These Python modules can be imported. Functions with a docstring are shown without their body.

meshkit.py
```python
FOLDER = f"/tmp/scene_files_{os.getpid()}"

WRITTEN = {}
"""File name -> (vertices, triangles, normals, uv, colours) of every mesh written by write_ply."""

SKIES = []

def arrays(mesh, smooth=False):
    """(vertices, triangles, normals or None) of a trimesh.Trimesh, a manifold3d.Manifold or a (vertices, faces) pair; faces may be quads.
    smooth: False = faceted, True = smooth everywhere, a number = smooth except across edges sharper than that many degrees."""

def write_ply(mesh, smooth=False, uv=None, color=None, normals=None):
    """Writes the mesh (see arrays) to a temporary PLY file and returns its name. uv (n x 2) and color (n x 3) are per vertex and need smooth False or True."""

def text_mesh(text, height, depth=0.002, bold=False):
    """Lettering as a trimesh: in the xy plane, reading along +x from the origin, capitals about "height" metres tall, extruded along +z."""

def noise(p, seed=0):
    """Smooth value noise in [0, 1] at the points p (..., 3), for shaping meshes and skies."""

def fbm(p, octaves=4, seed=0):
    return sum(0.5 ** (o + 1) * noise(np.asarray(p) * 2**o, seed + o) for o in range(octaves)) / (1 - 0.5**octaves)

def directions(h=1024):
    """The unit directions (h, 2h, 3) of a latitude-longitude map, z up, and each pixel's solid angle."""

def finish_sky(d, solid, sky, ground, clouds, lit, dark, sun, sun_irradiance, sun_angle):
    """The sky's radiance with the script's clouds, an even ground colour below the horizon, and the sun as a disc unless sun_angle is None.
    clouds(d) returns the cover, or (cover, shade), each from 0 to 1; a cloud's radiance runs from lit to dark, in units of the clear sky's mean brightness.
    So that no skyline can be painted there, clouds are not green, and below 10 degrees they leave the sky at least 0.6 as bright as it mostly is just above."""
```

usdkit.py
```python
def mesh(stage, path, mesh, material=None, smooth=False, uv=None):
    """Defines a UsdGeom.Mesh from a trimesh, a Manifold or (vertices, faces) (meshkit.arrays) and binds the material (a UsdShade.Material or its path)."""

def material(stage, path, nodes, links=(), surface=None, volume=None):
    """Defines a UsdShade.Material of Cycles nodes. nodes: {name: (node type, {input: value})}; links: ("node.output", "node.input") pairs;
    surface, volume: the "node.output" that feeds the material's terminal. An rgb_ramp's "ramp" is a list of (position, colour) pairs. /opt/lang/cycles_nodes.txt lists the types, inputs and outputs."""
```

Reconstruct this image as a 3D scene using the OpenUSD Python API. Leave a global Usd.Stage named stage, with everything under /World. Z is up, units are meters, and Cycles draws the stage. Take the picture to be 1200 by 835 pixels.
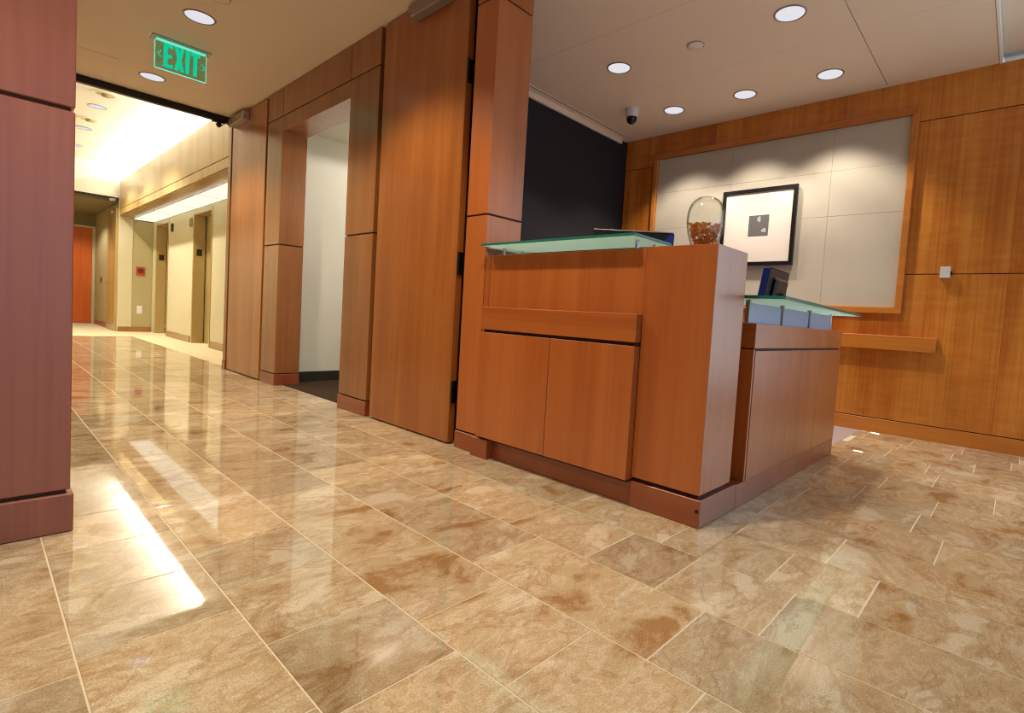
import math, random
import numpy as np, trimesh, usdkit, meshkit
import shapely.geometry as sg
from pxr import Usd, UsdGeom, UsdLux, Gf, Sdf, Vt

stage = Usd.Stage.CreateInMemory()
UsdGeom.SetStageUpAxis(stage, 'Z'); UsdGeom.SetStageMetersPerUnit(stage, 1.0)
UsdGeom.Xform.Define(stage, '/World'); UsdGeom.Scope.Define(stage, '/World/Looks')
RNG = random.Random(7); NPR = np.random.default_rng(7)

# ------------------------------------------------------------------ camera
EXPOSURE = 0.87
CAM_H = 0.78
FPX, CX, CY, W, H = 613.06, 636.49, 404.05, 1200.0, 835.0
def rotvec(v):
    v = np.asarray(v, float); a = np.linalg.norm(v); k = v / a
    K = np.array([[0, -k[2], k[1]], [k[2], 0, -k[0]], [-k[1], k[0], 0]])
    return np.eye(3) + math.sin(a) * K + (1 - math.cos(a)) * K @ K
CAMR = rotvec([1.5445, -0.62809, 0.68504])        # rows: right, down, forward in the world
cam = UsdGeom.Camera.Define(stage, '/World/camera')
AP = 36.0
cam.CreateHorizontalApertureAttr(AP); cam.CreateVerticalApertureAttr(AP * H / W)
cam.CreateFocalLengthAttr(FPX / W * AP)
cam.CreateHorizontalApertureOffsetAttr(-(CX - W / 2) / W * AP)
cam.CreateVerticalApertureOffsetAttr((CY - H / 2) / W * AP)
cam.CreateClippingRangeAttr(Gf.Vec2f(0.02, 200))
cam.CreateExposureAttr(EXPOSURE)
r_, d_, f_ = CAMR
cam.AddTransformOp().Set(Gf.Matrix4d(*r_, 0, *(-d_), 0, *(-f_), 0, 0, 0, CAM_H, 1))
def project(P):
    q = CAMR @ (np.asarray(P, float) - [0, 0, CAM_H])
    return (CX + FPX * q[0] / q[2], CY + FPX * q[1] / q[2], q[2])

# ------------------------------------------------------------------ lights
WARM = (1.0, 0.86, 0.66); NEUT = (1.0, 0.90, 0.78); DAY = (0.48, 0.58, 1.0)
LIGHTS = dict(reception=11.5, hall=16.5, lobby=30.0, cove=32.0, passage=11.0, window=1.0, far=12.0)
dome = UsdLux.DomeLight.Define(stage, '/World/sky_light')
dome.CreateIntensityAttr(0.12); dome.CreateColorAttr(Gf.Vec3f(0.70, 0.82, 1.0))
_ln = [0]
def lamp_light(x, y, z, power, color=WARM, cone=50.0, soft=0.35, radius=0.05):
    _ln[0] += 1
    l = UsdLux.SphereLight.Define(stage, f'/World/lamp_light_{_ln[0]:03d}')
    l.AddTranslateOp().Set(Gf.Vec3d(x, y, z))
    l.CreateRadiusAttr(radius); l.CreateIntensityAttr(power / (4 * math.pi * radius * radius) ); l.CreateColorAttr(Gf.Vec3f(*color))
    s = UsdLux.ShapingAPI.Apply(l.GetPrim()); s.CreateShapingConeAngleAttr(cone); s.CreateShapingConeSoftnessAttr(soft)
    return l
def rect_light(name, x, y, z, w, h, intensity, color, look):
    """look: unit direction the light shines to"""
    l = UsdLux.RectLight.Define(stage, '/World/' + name)
    zf = -np.array(look, float)
    up = np.array([0, 0, 1.0]) if abs(zf[2]) < 0.9 else np.array([0, 1.0, 0])
    xa = np.cross(up, zf); xa /= np.linalg.norm(xa); ya = np.cross(zf, xa)
    l.AddTransformOp().Set(Gf.Matrix4d(*xa, 0, *ya, 0, *zf, 0, x, y, z, 1))
    l.CreateWidthAttr(w); l.CreateHeightAttr(h); l.CreateIntensityAttr(intensity); l.CreateColorAttr(Gf.Vec3f(*color))
    return l
# daylight of the two glazed walls that stand behind the camera and to its right
rect_light('window_daylight', 1.6, -3.3, 1.45, 6.0, 2.5, LIGHTS['window'] * 0.5, DAY, (0, 1, 0))
rect_light('window_daylight_001', 5.35, -1.55, 1.45, 2.5, 2.5, LIGHTS['window'] * 1.15, (0.86, 0.94, 1.0), (-1, 0, 0))

# ------------------------------------------------------------------ helpers
_used = {}
def numbered(parent, name):
    k = (parent, name); n = _used.get(k, 0); _used[k] = n + 1
    return name if n == 0 else f'{name}_{n:03d}'
LOC = {}
def setd(prim, **kw):
    for k, v in kw.items():
        if v: prim.SetCustomDataByKey(k, v)
def thing(name, label=None, cat=None, loc=(0, 0, 0), group=None, kind=None, rotz=0.0):
    path = '/World/' + numbered('/World', name)
    x = UsdGeom.Xform.Define(stage, path); x.AddTranslateOp().Set(Gf.Vec3d(*map(float, loc)))
    if rotz: x.AddRotateZOp().Set(rotz)
    setd(x.GetPrim(), label=label, category=cat, group=group, kind=kind)
    LOC[path] = np.array(loc, float)
    return path
def obj(name, mesh, mat, parent=None, smooth=30, label=None, cat=None, group=None, kind=None):
    par = parent or '/World'
    path = par + '/' + numbered(par, name)
    if isinstance(mesh, list): mesh = trimesh.util.concatenate(mesh)
    loc = LOC.get(par, np.zeros(3)); LOC[path] = loc
    if loc.any(): mesh = mesh.copy(); mesh.apply_translation(-loc)
    m = usdkit.mesh(stage, path, mesh, MAT[mat], smooth=smooth)
    setd(m.GetPrim(), label=label, category=cat, group=group, kind=kind)
    return path
def struct(name, label=None, cat=None):
    return thing(name, label, cat, kind='structure')
def dup(src, name, loc, label, rotz=0.0):
    p0 = stage.GetPrimAtPath(src); was = p0.GetCustomData()
    path = thing(name, label, was.get('category'), loc, was.get('group'), was.get('kind'), rotz)
    pr = stage.GetPrimAtPath(path)
    pr.GetReferences().AddInternalReference(src); pr.SetInstanceable(True)
    return path
def bx(x0, x1, y0, y1, z0, z1, b=0.002):
    lo, hi = np.array([x0, y0, z0], float), np.array([x1, y1, z1], float)
    b = min(b, 0.45 * float((hi - lo).min()))
    if b <= 0: 
        m = trimesh.creation.box(hi - lo); m.apply_translation((lo + hi) / 2); return m
    pts = []
    for sx in (0, 1):
        for sy in (0, 1):
            for sz in (0, 1):
                c = np.where([sx, sy, sz], hi, lo); s = np.where([sx, sy, sz], -1, 1)
                for k in range(3):
                    p = c + s * b; p[k] = c[k]; pts.append(p)
    return trimesh.convex.convex_hull(np.array(pts))
def prism(poly, z0, z1):
    m = trimesh.creation.extrude_polygon(sg.Polygon(poly) if not hasattr(poly, 'exterior') else poly, z1 - z0, engine='earcut')
    m.apply_translation([0, 0, z0]); return m
def lathe(profile, x, y, z, n=32):
    """closed or open profile of (r, z) turned about a vertical axis"""
    m = trimesh.creation.revolve(np.array(profile, float), sections=n); m.apply_translation([x, y, z]); 
    return m
def ring(x, y, z, r0, r1, h, n=40):
    return lathe([(r0, 0), (r1, 0), (r1, h), (r0, h), (r0, 0)], x, y, z, n)
def cyl(x, y, z, r, h, n=24, axis='z'):
    m = trimesh.creation.cylinder(radius=r, height=h, sections=n)
    if axis == 'x': m.apply_transform(trimesh.transformations.rotation_matrix(math.pi / 2, [0, 1, 0]))
    if axis == 'y': m.apply_transform(trimesh.transformations.rotation_matrix(math.pi / 2, [1, 0, 0]))
    m.apply_translation([x, y, z]); return m
def upright(m2, y, flip=False):
    """xy-plane mesh extruded along z -> stands in the plane y, facing -Y"""
    T = np.eye(4); T[:3, :3] = [[1, 0, 0], [0, 0, -1], [0, 1, 0]]; T[1, 3] = y
    m = m2.copy(); m.apply_transform(T); return m

# ------------------------------------------------------------------ materials
def srgb(r, g, b):
    f = lambda c: (c / 255 / 12.92) if c / 255 <= 0.04045 else ((c / 255 + 0.055) / 1.055) ** 2.4
    return (f(r), f(g), f(b))
MAT = {}
def mat(name, nodes, links, surface='p.BSDF', volume=None):
    MAT[name] = usdkit.material(stage, '/World/Looks/' + name, nodes, links, surface=surface, volume=volume)
def plain(name, color, rough=0.5, spec=0.5, metallic=0.0, coat=0.0, bump=0.0, bscale=60, vary=0.0, ior=1.5):
    n = {'p': ('principled_bsdf', {'base_color': color, 'roughness': rough, 'specular_ior_level': spec, 'metallic': metallic, 'coat_weight': coat, 'ior': ior})}
    l = []
    if bump or vary:
        n['g'] = ('geometry', {}); n['nz'] = ('noise_texture', {'scale': bscale, 'detail': 3.0}); l.append(('g.position', 'nz.vector'))
    if bump:
        n['b'] = ('bump', {'strength': bump, 'distance': 0.002}); l += [('nz.fac', 'b.height'), ('b.normal', 'p.normal')]
    if vary:
        n['m'] = ('mix_color', {'a': tuple(c * (1 - vary) for c in color), 'b': tuple(min(1, c * (1 + vary)) for c in color)})
        l += [('nz.fac', 'm.fac'), ('m.result', 'p.base_color')]
    mat(name, n, l)
def glow(name, color, strength):
    mat(name, {'e': ('emission', {'color': color, 'strength': strength})}, [], surface='e.emission')
def wood(name, dark, mid, light, rough=0.30, axis='z', fig=0.22, spec=0.5, coat=0.0):
    s = {'z': (55, 55, 0.9), 'y': (55, 0.9, 55), 'x': (0.9, 55, 55)}[axis]
    s2 = {'z': (5.0, 5.0, 0.35), 'y': (5.0, 0.35, 5.0), 'x': (0.35, 5.0, 5.0)}[axis]
    s3 = {'z': (6, 6, 22), 'y': (6, 22, 6), 'x': (22, 6, 6)}[axis]
    n = {'g': ('geometry', {}), 'oi': ('object_info', {}),
         'sh': ('math', {'math_type': 'multiply', 'value2': 37.0}), 'off': ('combine_xyz', {}), 'add': ('vector_math', {'math_type': 'add'}),
         'm1': ('mapping', {'scale': s}), 'n1': ('noise_texture', {'scale': 1.0, 'detail': 5.0, 'roughness': 0.6}),
         'm2': ('mapping', {'scale': s2}), 'n2': ('noise_texture', {'scale': 1.0, 'detail': 4.0, 'roughness': 0.55, 'distortion': 0.8}),
         'm3': ('mapping', {'scale': s3}), 'n3': ('noise_texture', {'scale': 1.0, 'detail': 2.0, 'roughness': 0.5}),
         'a1': ('math', {'math_type': 'multiply', 'value2': 0.35}), 'a2': ('math', {'math_type': 'multiply_add', 'value2': 0.62 }), 'a3': ('math', {'math_type': 'multiply_add', 'value2': 0.22 * fig}),
         'rnd': ('math', {'math_type': 'multiply_add', 'value2': 0.10, 'value3': 0.06 - 0.11 * fig}), 'a4': ('math', {'math_type': 'add'}),
         'r': ('rgb_ramp', {'ramp': [(0.25, dark), (0.52, mid), (0.80, light)]}),
         'rr': ('math', {'math_type': 'multiply_add', 'value2': 0.10, 'value3': rough - 0.05}),
         'b': ('bump', {'strength': 0.05, 'distance': 0.001}),
         'p': ('principled_bsdf', {'specular_ior_level': spec, 'coat_weight': coat, 'coat_roughness': 0.32})}
    l = [('oi.random', 'sh.value1'), ('sh.value', 'off.x'), ('sh.value', 'off.y'), ('sh.value', 'off.z'), ('g.position', 'add.vector1'), ('off.vector', 'add.vector2'),
         ('add.vector', 'm1.vector'), ('m1.vector', 'n1.vector'), ('add.vector', 'm2.vector'), ('m2.vector', 'n2.vector'), ('add.vector', 'm3.vector'), ('m3.vector', 'n3.vector'),
         ('n1.fac', 'a1.value1'), ('n2.fac', 'a2.value1'), ('a1.value', 'a2.value3'), ('n3.fac', 'a3.value1'), ('a2.value', 'a3.value3'),
         ('oi.random', 'rnd.value1'), ('a3.value', 'a4.value1'), ('rnd.value', 'a4.value2'), ('a4.value', 'r.fac'), ('r.color', 'p.base_color'),
         ('n2.fac', 'rr.value1'), ('rr.value', 'p.roughness'), ('n1.fac', 'b.height'), ('b.normal', 'p.normal')]
    mat(name, n, l)

wood('hall_wood', srgb(102, 58, 26), srgb(136, 82, 38), srgb(160, 102, 54), rough=0.22, coat=0.5)
wood('leaf_wood', srgb(116, 62, 22), srgb(156, 90, 36), srgb(182, 112, 52), rough=0.22, coat=0.5)
wood('desk_wood', srgb(128, 62, 20), srgb(166, 86, 30), srgb(184, 104, 42), rough=0.34, spec=0.7, coat=0.5)
wood('desk_wood_across', srgb(128, 62, 20), srgb(166, 86, 30), srgb(184, 104, 42), rough=0.34, axis='y', spec=0.7, coat=0.5)
wood('plinth_wood', srgb(104, 46, 18), srgb(136, 62, 25), srgb(156, 78, 34), rough=0.33, axis='y', spec=0.8, coat=0.4)
wood('back_wood', srgb(140, 70, 16), srgb(190, 106, 32), srgb(226, 150, 62), rough=0.32, fig=0.9)
wood('frame_wood', srgb(158, 88, 28), srgb(194, 116, 42), srgb(212, 136, 58), rough=0.3, axis='y')
wood('pillar_wood', srgb(104, 54, 36), srgb(134, 72, 50), srgb(154, 90, 64), rough=0.36, coat=0.6)
wood('lobby_wood', srgb(172, 146, 88), srgb(184, 158, 98), srgb(194, 168, 108), rough=0.22)
wood('lobby_wood_dark', srgb(120, 82, 34), srgb(150, 108, 50), srgb(168, 124, 64), rough=0.25, axis='y')
wood('door_wood', srgb(176, 78, 18), srgb(206, 98, 28), srgb(220, 116, 42), rough=0.35)
plain('reveal', srgb(64, 32, 18), 0.7)
plain('hinge_black', srgb(22, 22, 24), 0.35, metallic=0.6)
plain('ceiling_paint', srgb(226, 213, 192), 0.8, 0.2, bump=0.06, bscale=180)
plain('reception_paint', srgb(234, 218, 198), 0.8, 0.2, bump=0.06, bscale=180)
plain('white_paint', srgb(238, 234, 224), 0.8, 0.2)
plain('passage_paint', srgb(214, 214, 204), 0.75, 0.3)
plain('cream_paint', srgb(206, 198, 164), 0.7, 0.3)
plain('olive_paint', srgb(176, 164, 120), 0.7, 0.3)
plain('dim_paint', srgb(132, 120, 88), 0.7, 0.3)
plain('dark_wall', srgb(40, 37, 42), 0.85, 0.3, bump=0.3, bscale=260, vary=0.12)
plain('dark_carpet', srgb(64, 50, 40), 0.95, 0.1, bump=0.8, bscale=500, vary=0.35)
plain('cream_carpet', srgb(222, 206, 168), 0.95, 0.1, bump=0.8, bscale=500, vary=0.08)
plain('grey_carpet', srgb(178, 160, 156), 0.95, 0.1, bump=0.8, bscale=500, vary=0.1)
plain('dark_base', srgb(36, 34, 30), 0.5)
plain('grout', srgb(224, 208, 178), 0.8)
plain('black_metal', srgb(26, 20, 16), 0.4, metallic=0.3)
plain('grey_metal', srgb(150, 142, 136), 0.38, metallic=0.55)
plain('steel', srgb(190, 190, 194), 0.25, metallic=0.9)
plain('bronze', srgb(184, 162, 108), 0.3, metallic=0.25)
plain('bronze_dark', srgb(60, 46, 32), 0.35, metallic=0.3)
plain('white_plastic', srgb(226, 224, 226), 0.4)
plain('trim_white', srgb(226, 222, 218), 0.35)
plain('black_plastic', srgb(20, 20, 22), 0.4)
plain('dome_black', srgb(14, 14, 16), 0.08)
plain('blue_film', srgb(34, 58, 150), 0.22)
plain('red_plastic', srgb(190, 66, 48), 0.4)
plain('red_dark', srgb(90, 40, 30), 0.4)
plain('black_frame', srgb(24, 20, 20), 0.35)
plain('mat_board', srgb(240, 226, 214), 0.85)
plain('frosted_screen', srgb(150, 164, 200), 0.35)
plain('glass_edge', srgb(24, 112, 100), 0.3)
plain('reflector', srgb(220, 220, 226), 0.18, metallic=0.9)
glow('lamp_glow', (0.97, 0.95, 1.0), 0.44)
glow('lamp_dim', (1.0, 0.98, 0.90), 0.5)
glow('panel_glow', (1.0, 0.94, 0.74), 0.62)
glow('cove_glow', (1.0, 0.96, 0.86), 3.0)
glow('exit_green', (0.004, 0.72, 0.38), 0.46)
glow('exit_edge', (0.22, 0.9, 0.62), 0.50)
plain('screen_print', srgb(104, 100, 102), 0.6)
plain('screen_light', srgb(186, 182, 180), 0.6)
# clear glass panes let the light pass
mat('clear_pane', {'t': ('transparent_bsdf', {'color': (0.93, 0.97, 0.95)}), 'gl': ('glossy_bsdf', {'color': (1, 1, 1), 'roughness': 0.02}), 'lw': ('layer_weight', {'blend': 0.5}), 'pw': ('math', {'math_type': 'power', 'value2': 4.0}), 'f': ('math', {'math_type': 'multiply_add', 'value2': 0.55, 'value3': 0.03}), 'm': ('mix_closure', {})},
    [('lw.facing', 'pw.value1'), ('pw.value', 'f.value1'), ('f.value', 'm.fac'), ('t.BSDF', 'm.closure1'), ('gl.BSDF', 'm.closure2')], surface='m.closure')
mat('exit_glass', {'t': ('transparent_bsdf', {'color': (0.66, 0.95, 0.86)}), 'gl': ('glossy_bsdf', {'color': (0.8, 1, 0.9), 'roughness': 0.05}), 'lw': ('layer_weight', {'blend': 0.5}), 'pw': ('math', {'math_type': 'power', 'value2': 4.0}), 'f': ('math', {'math_type': 'multiply_add', 'value2': 0.55, 'value3': 0.03}), 'm': ('mix_closure', {})},
    [('lw.facing', 'pw.value1'), ('pw.value', 'f.value1'), ('f.value', 'm.fac'), ('t.BSDF', 'm.closure1'), ('gl.BSDF', 'm.closure2')], surface='m.closure')
mat('vase_glass', {'t': ('transparent_bsdf', {'color': (0.95, 0.96, 0.94)}), 'tc': ('mix_color', {'a': (0.97, 0.97, 0.96), 'b': (0.30, 0.30, 0.28)}), 'gl': ('glossy_bsdf', {'color': (1, 1, 1), 'roughness': 0.01}), 'lw': ('layer_weight', {'blend': 0.5}), 'pw': ('math', {'math_type': 'power', 'value2': 4.0}), 'f': ('math', {'math_type': 'multiply_add', 'value2': 0.35, 'value3': 0.03}), 'm': ('mix_closure', {})},
    [('lw.facing', 'pw.value1'), ('pw.value', 'f.value1'), ('pw.value', 'tc.fac'), ('tc.result', 't.color'), ('f.value', 'm.fac'), ('t.BSDF', 'm.closure1'), ('gl.BSDF', 'm.closure2')], surface='m.closure')
mat('frosted_glass', {'p': ('principled_bsdf', {'base_color': srgb(220, 236, 235), 'roughness': 0.28}), 'tr': ('translucent_bsdf', {'color': srgb(212, 237, 233)}), 'm': ('mix_closure', {'fac': 0.65})},
    [('p.BSDF', 'm.closure1'), ('tr.BSDF', 'm.closure2')], surface='m.closure')
# potpourri: amber petals that differ piece by piece
mat('petals', {'g': ('geometry', {}), 'r': ('rgb_ramp', {'ramp': [(0.0, srgb(176, 100, 34)), (0.3, srgb(236, 180, 78)), (0.7, srgb(250, 214, 124)), (1.0, srgb(255, 240, 196))]}),
               'p': ('principled_bsdf', {'roughness': 0.6}), 'tr': ('translucent_bsdf', {'color': srgb(240, 184, 84)}), 'm': ('mix_closure', {'fac': 0.45})},
    [('g.random_per_island', 'r.fac'), ('r.color', 'p.base_color'), ('p.BSDF', 'm.closure1'), ('tr.BSDF', 'm.closure2')], surface='m.closure')
# cream leather-like board
mat('board_cream', {'g': ('geometry', {}), 'n': ('noise_texture', {'scale': 1.3, 'detail': 5.0}), 'n2': ('noise_texture', {'scale': 220.0, 'detail': 2.0}), 'r': ('rgb_ramp', {'ramp': [(0.3, srgb(186, 176, 158)), (0.7, srgb(202, 192, 176))]}),
                    'b': ('bump', {'strength': 0.15, 'distance': 0.001}), 'p': ('principled_bsdf', {'roughness': 0.6, 'specular_ior_level': 0.3})},
    [('g.position', 'n.vector'), ('g.position', 'n2.vector'), ('n.fac', 'r.fac'), ('r.color', 'p.base_color'), ('n2.fac', 'b.height'), ('b.normal', 'p.normal')])
# polished travertine, another piece of stone for every tile
def travertine(name, base, dark, light, rough, ior=1.75):
    mat(name, {
        'g': ('geometry', {}), 'oi': ('object_info', {}), 'sh': ('math', {'math_type': 'multiply', 'value2': 91.0}), 'off': ('combine_xyz', {}), 'add': ('vector_math', {'math_type': 'add'}),
        'm1': ('mapping', {'scale': (3.2, 5.2, 3.0)}), 'n1': ('noise_texture', {'scale': 1.0, 'detail': 9.0, 'roughness': 0.64, 'distortion': 0.35}),
        'm2': ('mapping', {'scale': (4.5, 7.5, 4.0)}), 'n2': ('noise_texture', {'scale': 1.0, 'detail': 7.0, 'roughness': 0.62, 'distortion': 0.8}),
        'n3': ('noise_texture', {'scale': 240.0, 'detail': 3.0, 'roughness': 0.6}),
        'r1': ('rgb_ramp', {'ramp': [(0.35, dark), (0.425, base), (0.455, base), (0.485, tuple(0.45 * b_ + 0.55 * l_ for b_, l_ in zip(base, light))), (0.515, base), (0.535, base), (0.60, light)]}),
        'rv': ('rgb_ramp', {'ramp': [(0.52, (0, 0, 0)), (0.56, (1, 1, 1)), (0.585, (0.15, 0.15, 0.15)), (0.70, (0, 0, 0))]}),
        'vb': ('rgb_to_bw', {}), 'vm': ('math', {'math_type': 'multiply', 'value2': 0.40}),
        'mx': ('mix_color', {'b': srgb(146, 98, 54)}),
        'tone': ('math', {'math_type': 'multiply_add', 'value2': 0.36, 'value3': 0.80}), 'hs': ('hsv', {'saturation': 1.0}),
        'sp': ('map_range', {'from_min': 0.35, 'from_max': 0.65, 'to_min': 0.80, 'to_max': 1.20}), 'tm': ('math', {'math_type': 'multiply'}),
        'rr': ('map_range', {'from_min': 0.3, 'from_max': 0.7, 'to_min': rough * 0.7, 'to_max': rough * 1.4}),
        'b': ('bump', {'strength': 0.012, 'distance': 0.0004}),
        'p': ('principled_bsdf', {'ior': ior})},
        [('oi.random', 'sh.value1'), ('sh.value', 'off.x'), ('sh.value', 'off.y'), ('sh.value', 'off.z'), ('g.position', 'add.vector1'), ('off.vector', 'add.vector2'),
         ('add.vector', 'm1.vector'), ('m1.vector', 'n1.vector'), ('add.vector', 'm2.vector'), ('m2.vector', 'n2.vector'), ('g.position', 'n3.vector'),
         ('n1.fac', 'r1.fac'), ('n2.fac', 'rv.fac'), ('rv.color', 'vb.color'), ('vb.val', 'vm.value1'), ('vm.value', 'mx.fac'), ('r1.color', 'mx.a'), ('mx.result', 'hs.color'),
         ('oi.random', 'tone.value1'), ('n3.fac', 'sp.value'), ('tone.value', 'tm.value1'), ('sp.result', 'tm.value2'), ('tm.value', 'hs.value'), ('hs.color', 'p.base_color'),
         ('n1.fac', 'rr.value'), ('rr.result', 'p.roughness'), ('n3.fac', 'b.height'), ('b.normal', 'p.normal')])
travertine('stone', srgb(192, 170, 134), srgb(160, 126, 84), srgb(216, 202, 174), 0.028, 2.15)

# ================================================================== FLOOR
floor = struct('floor', 'polished beige travertine tile floor of the lobby')
X0 = 1.907          # corridor wall face
DESK_Y = 0.86
XS, PITCH = 0.154, 0.3045
known = {0: [1.41, 1.71, 2.04], 1: [1.21], 2: [0.742, 1.06, 1.695], 3: [0.582, 1.21, 1.78], 4: [0.74, 1.0, 1.37], 5: [0.272, 0.528, 0.895], 6: [0.43, 0.744], -1: [0.9]}
tiles = []
trng = random.Random(21)
for k in range(-9, 17):
    xa, xb = XS + PITCH * k, XS + PITCH * (k + 1)
    ys = sorted(known.get(k, [trng.uniform(0.0, 0.45)]))
    top = 11.64 if xa < 1.9 else (2.3 if xa < 2.1 else 1.2)
    if xa > 1.95: top = 0.93 if xa > 3.6 else 1.0
    while ys[-1] < top: ys.append(ys[-1] + trng.choice([0.305, 0.305, 0.46, 0.46, 0.61]))
    while ys[0] > -2.8: ys.insert(0, ys[0] - trng.choice([0.305, 0.46, 0.46, 0.61]))
    for a, b in zip(ys[:-1], ys[1:]):
        if xa > 1.95 and k >= 6 and b > 0.93: b = 0.93
        if b > 11.63: b = 11.63
        if b - a < 0.05: continue
        x1 = min(xb, 5.06); 
        if k == 5 and a > 6.4: x1 = min(x1, 1.965)
        if x1 - xa < 0.02: continue
        tiles.append((xa, x1, a, b))
def tile_mesh(x0, x1, y0, y1, tilt):
    g, b, t = 0.0020, 0.0006, 0.012
    x0, x1, y0, y1 = x0 + g, x1 - g, y0 + g, y1 - g
    lo = [(x0, y0, -t), (x1, y0, -t), (x1, y1, -t), (x0, y1, -t)]
    md = [(x0, y0, -b), (x1, y0, -b), (x1, y1, -b), (x0, y1, -b)]
    up = [(x0 + b, y0 + b, 0), (x1 - b, y0 + b, 0), (x1 - b, y1 - b, 0), (x0 + b, y1 - b, 0)]
    v = np.array(lo + md + up, float)
    cx, cy = (x0 + x1) / 2, (y0 + y1) / 2
    v[:, 2] += (v[:, 0] - cx) * tilt[0] + (v[:, 1] - cy) * tilt[1] - 0.0004
    f = []
    for base in (0, 4):
        for i in range(4):
            a, c = base + i, base + (i + 1) % 4
            f += [(a, c, c + 4), (a, c + 4, a + 4)]
    f += [(8, 9, 10), (8, 10, 11)]
    return trimesh.Trimesh(v, f, process=False)
def seen(t):
    x0, x1, y0, y1 = t; pts = []
    for x in np.linspace(x0, x1, 3):
        for y in np.linspace(y0, y1, 3):
            u, v, w = project((x, y, 0))
            pts.append((u, v) if w > 0.05 else None)
    ok = [p for p in pts if p and -20 < p[0] < 1220 and -20 < p[1] < 855]
    if not ok: return 0
    if x1 <= 0.25 and y0 > 2.1: return 0
    if x0 > 1.9 and x0 < 2.2 and y0 > 0.8: return 0
    if x1 <= 0.23 * (y0 / 2.215) and y0 > 2.2: return 0
    c = [p for p in (pts[0], pts[2], pts[8], pts[6]) if p]
    if len(c) < 4: return 1e5
    return sg.Polygon(c).area
tiles.sort(key=lambda t: -seen(t))
rest = []
for i, t in enumerate(tiles):
    tl = (NPR.normal(0, 0.0004), NPR.normal(0, 0.0004))
    m = tile_mesh(*t, tl)
    if i < 298 and seen(t) > 60: obj('tile', m, 'stone', floor, smooth=False)
    else: rest.append(m)
obj('tile_field', rest, 'stone', floor, smooth=False, kind='stuff')
obj('grout_bed', bx(-2.6, 5.07, -2.8, 11.63, -0.06, -0.0016, 0), 'grout', floor)

# carpets
c = struct('carpet', 'pale cream carpet of the elevator alcove and far corridor')
obj('border', bx(1.965, 2.68, 6.5, 13.05, -0.06, 0.002, 0), 'cream_carpet', c)
obj('field', bx(-0.4, 1.965, 11.63, 16.0, -0.06, 0.002, 0), 'cream_carpet', c)
c = struct('carpet', 'pinkish grey carpet behind the reception desk')
obj('field', bx(2.18, 5.07, 0.931, 3.5, -0.06, 0.001, 0), 'grey_carpet', c)
c = struct('carpet', 'dark brown carpet inside the passage opening')
obj('field', bx(1.985, 4.5, 3.78, 5.23, -0.06, 0.003, 0), 'dark_carpet', c)

# ================================================================== CEILINGS
ce = struct('ceiling', 'flat painted hall ceiling in front of the elevator lobby')
obj('slab', bx(-2.6, 2.172, -2.8, 6.44, 2.71, 2.90, 0), 'ceiling_paint', ce)
obj('access_hatch', bx(0.40, 0.83, 5.72, 6.19, 2.706, 2.712, 0.001), 'ceiling_paint', ce)
ce = struct('ceiling', 'warm white panelled ceiling above the reception desk')
zc = 2.835; g = 0.0025
xs = [2.176, 3.08, 4.02, 5.068]; ys = [0.27, 0.962, 3.385]
for i in range(3):
    for j in range(2):
        obj('panel', bx(xs[i] + g * 0.4, xs[i + 1] - g * 0.4, ys[j] + g, ys[j + 1] - g, zc, zc + 0.02, 0.001), 'reception_paint', ce)
obj('backing', bx(2.176, 5.068, 0.272, 3.384, zc + 0.021, zc + 0.06, 0), 'reception_paint', ce)
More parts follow.
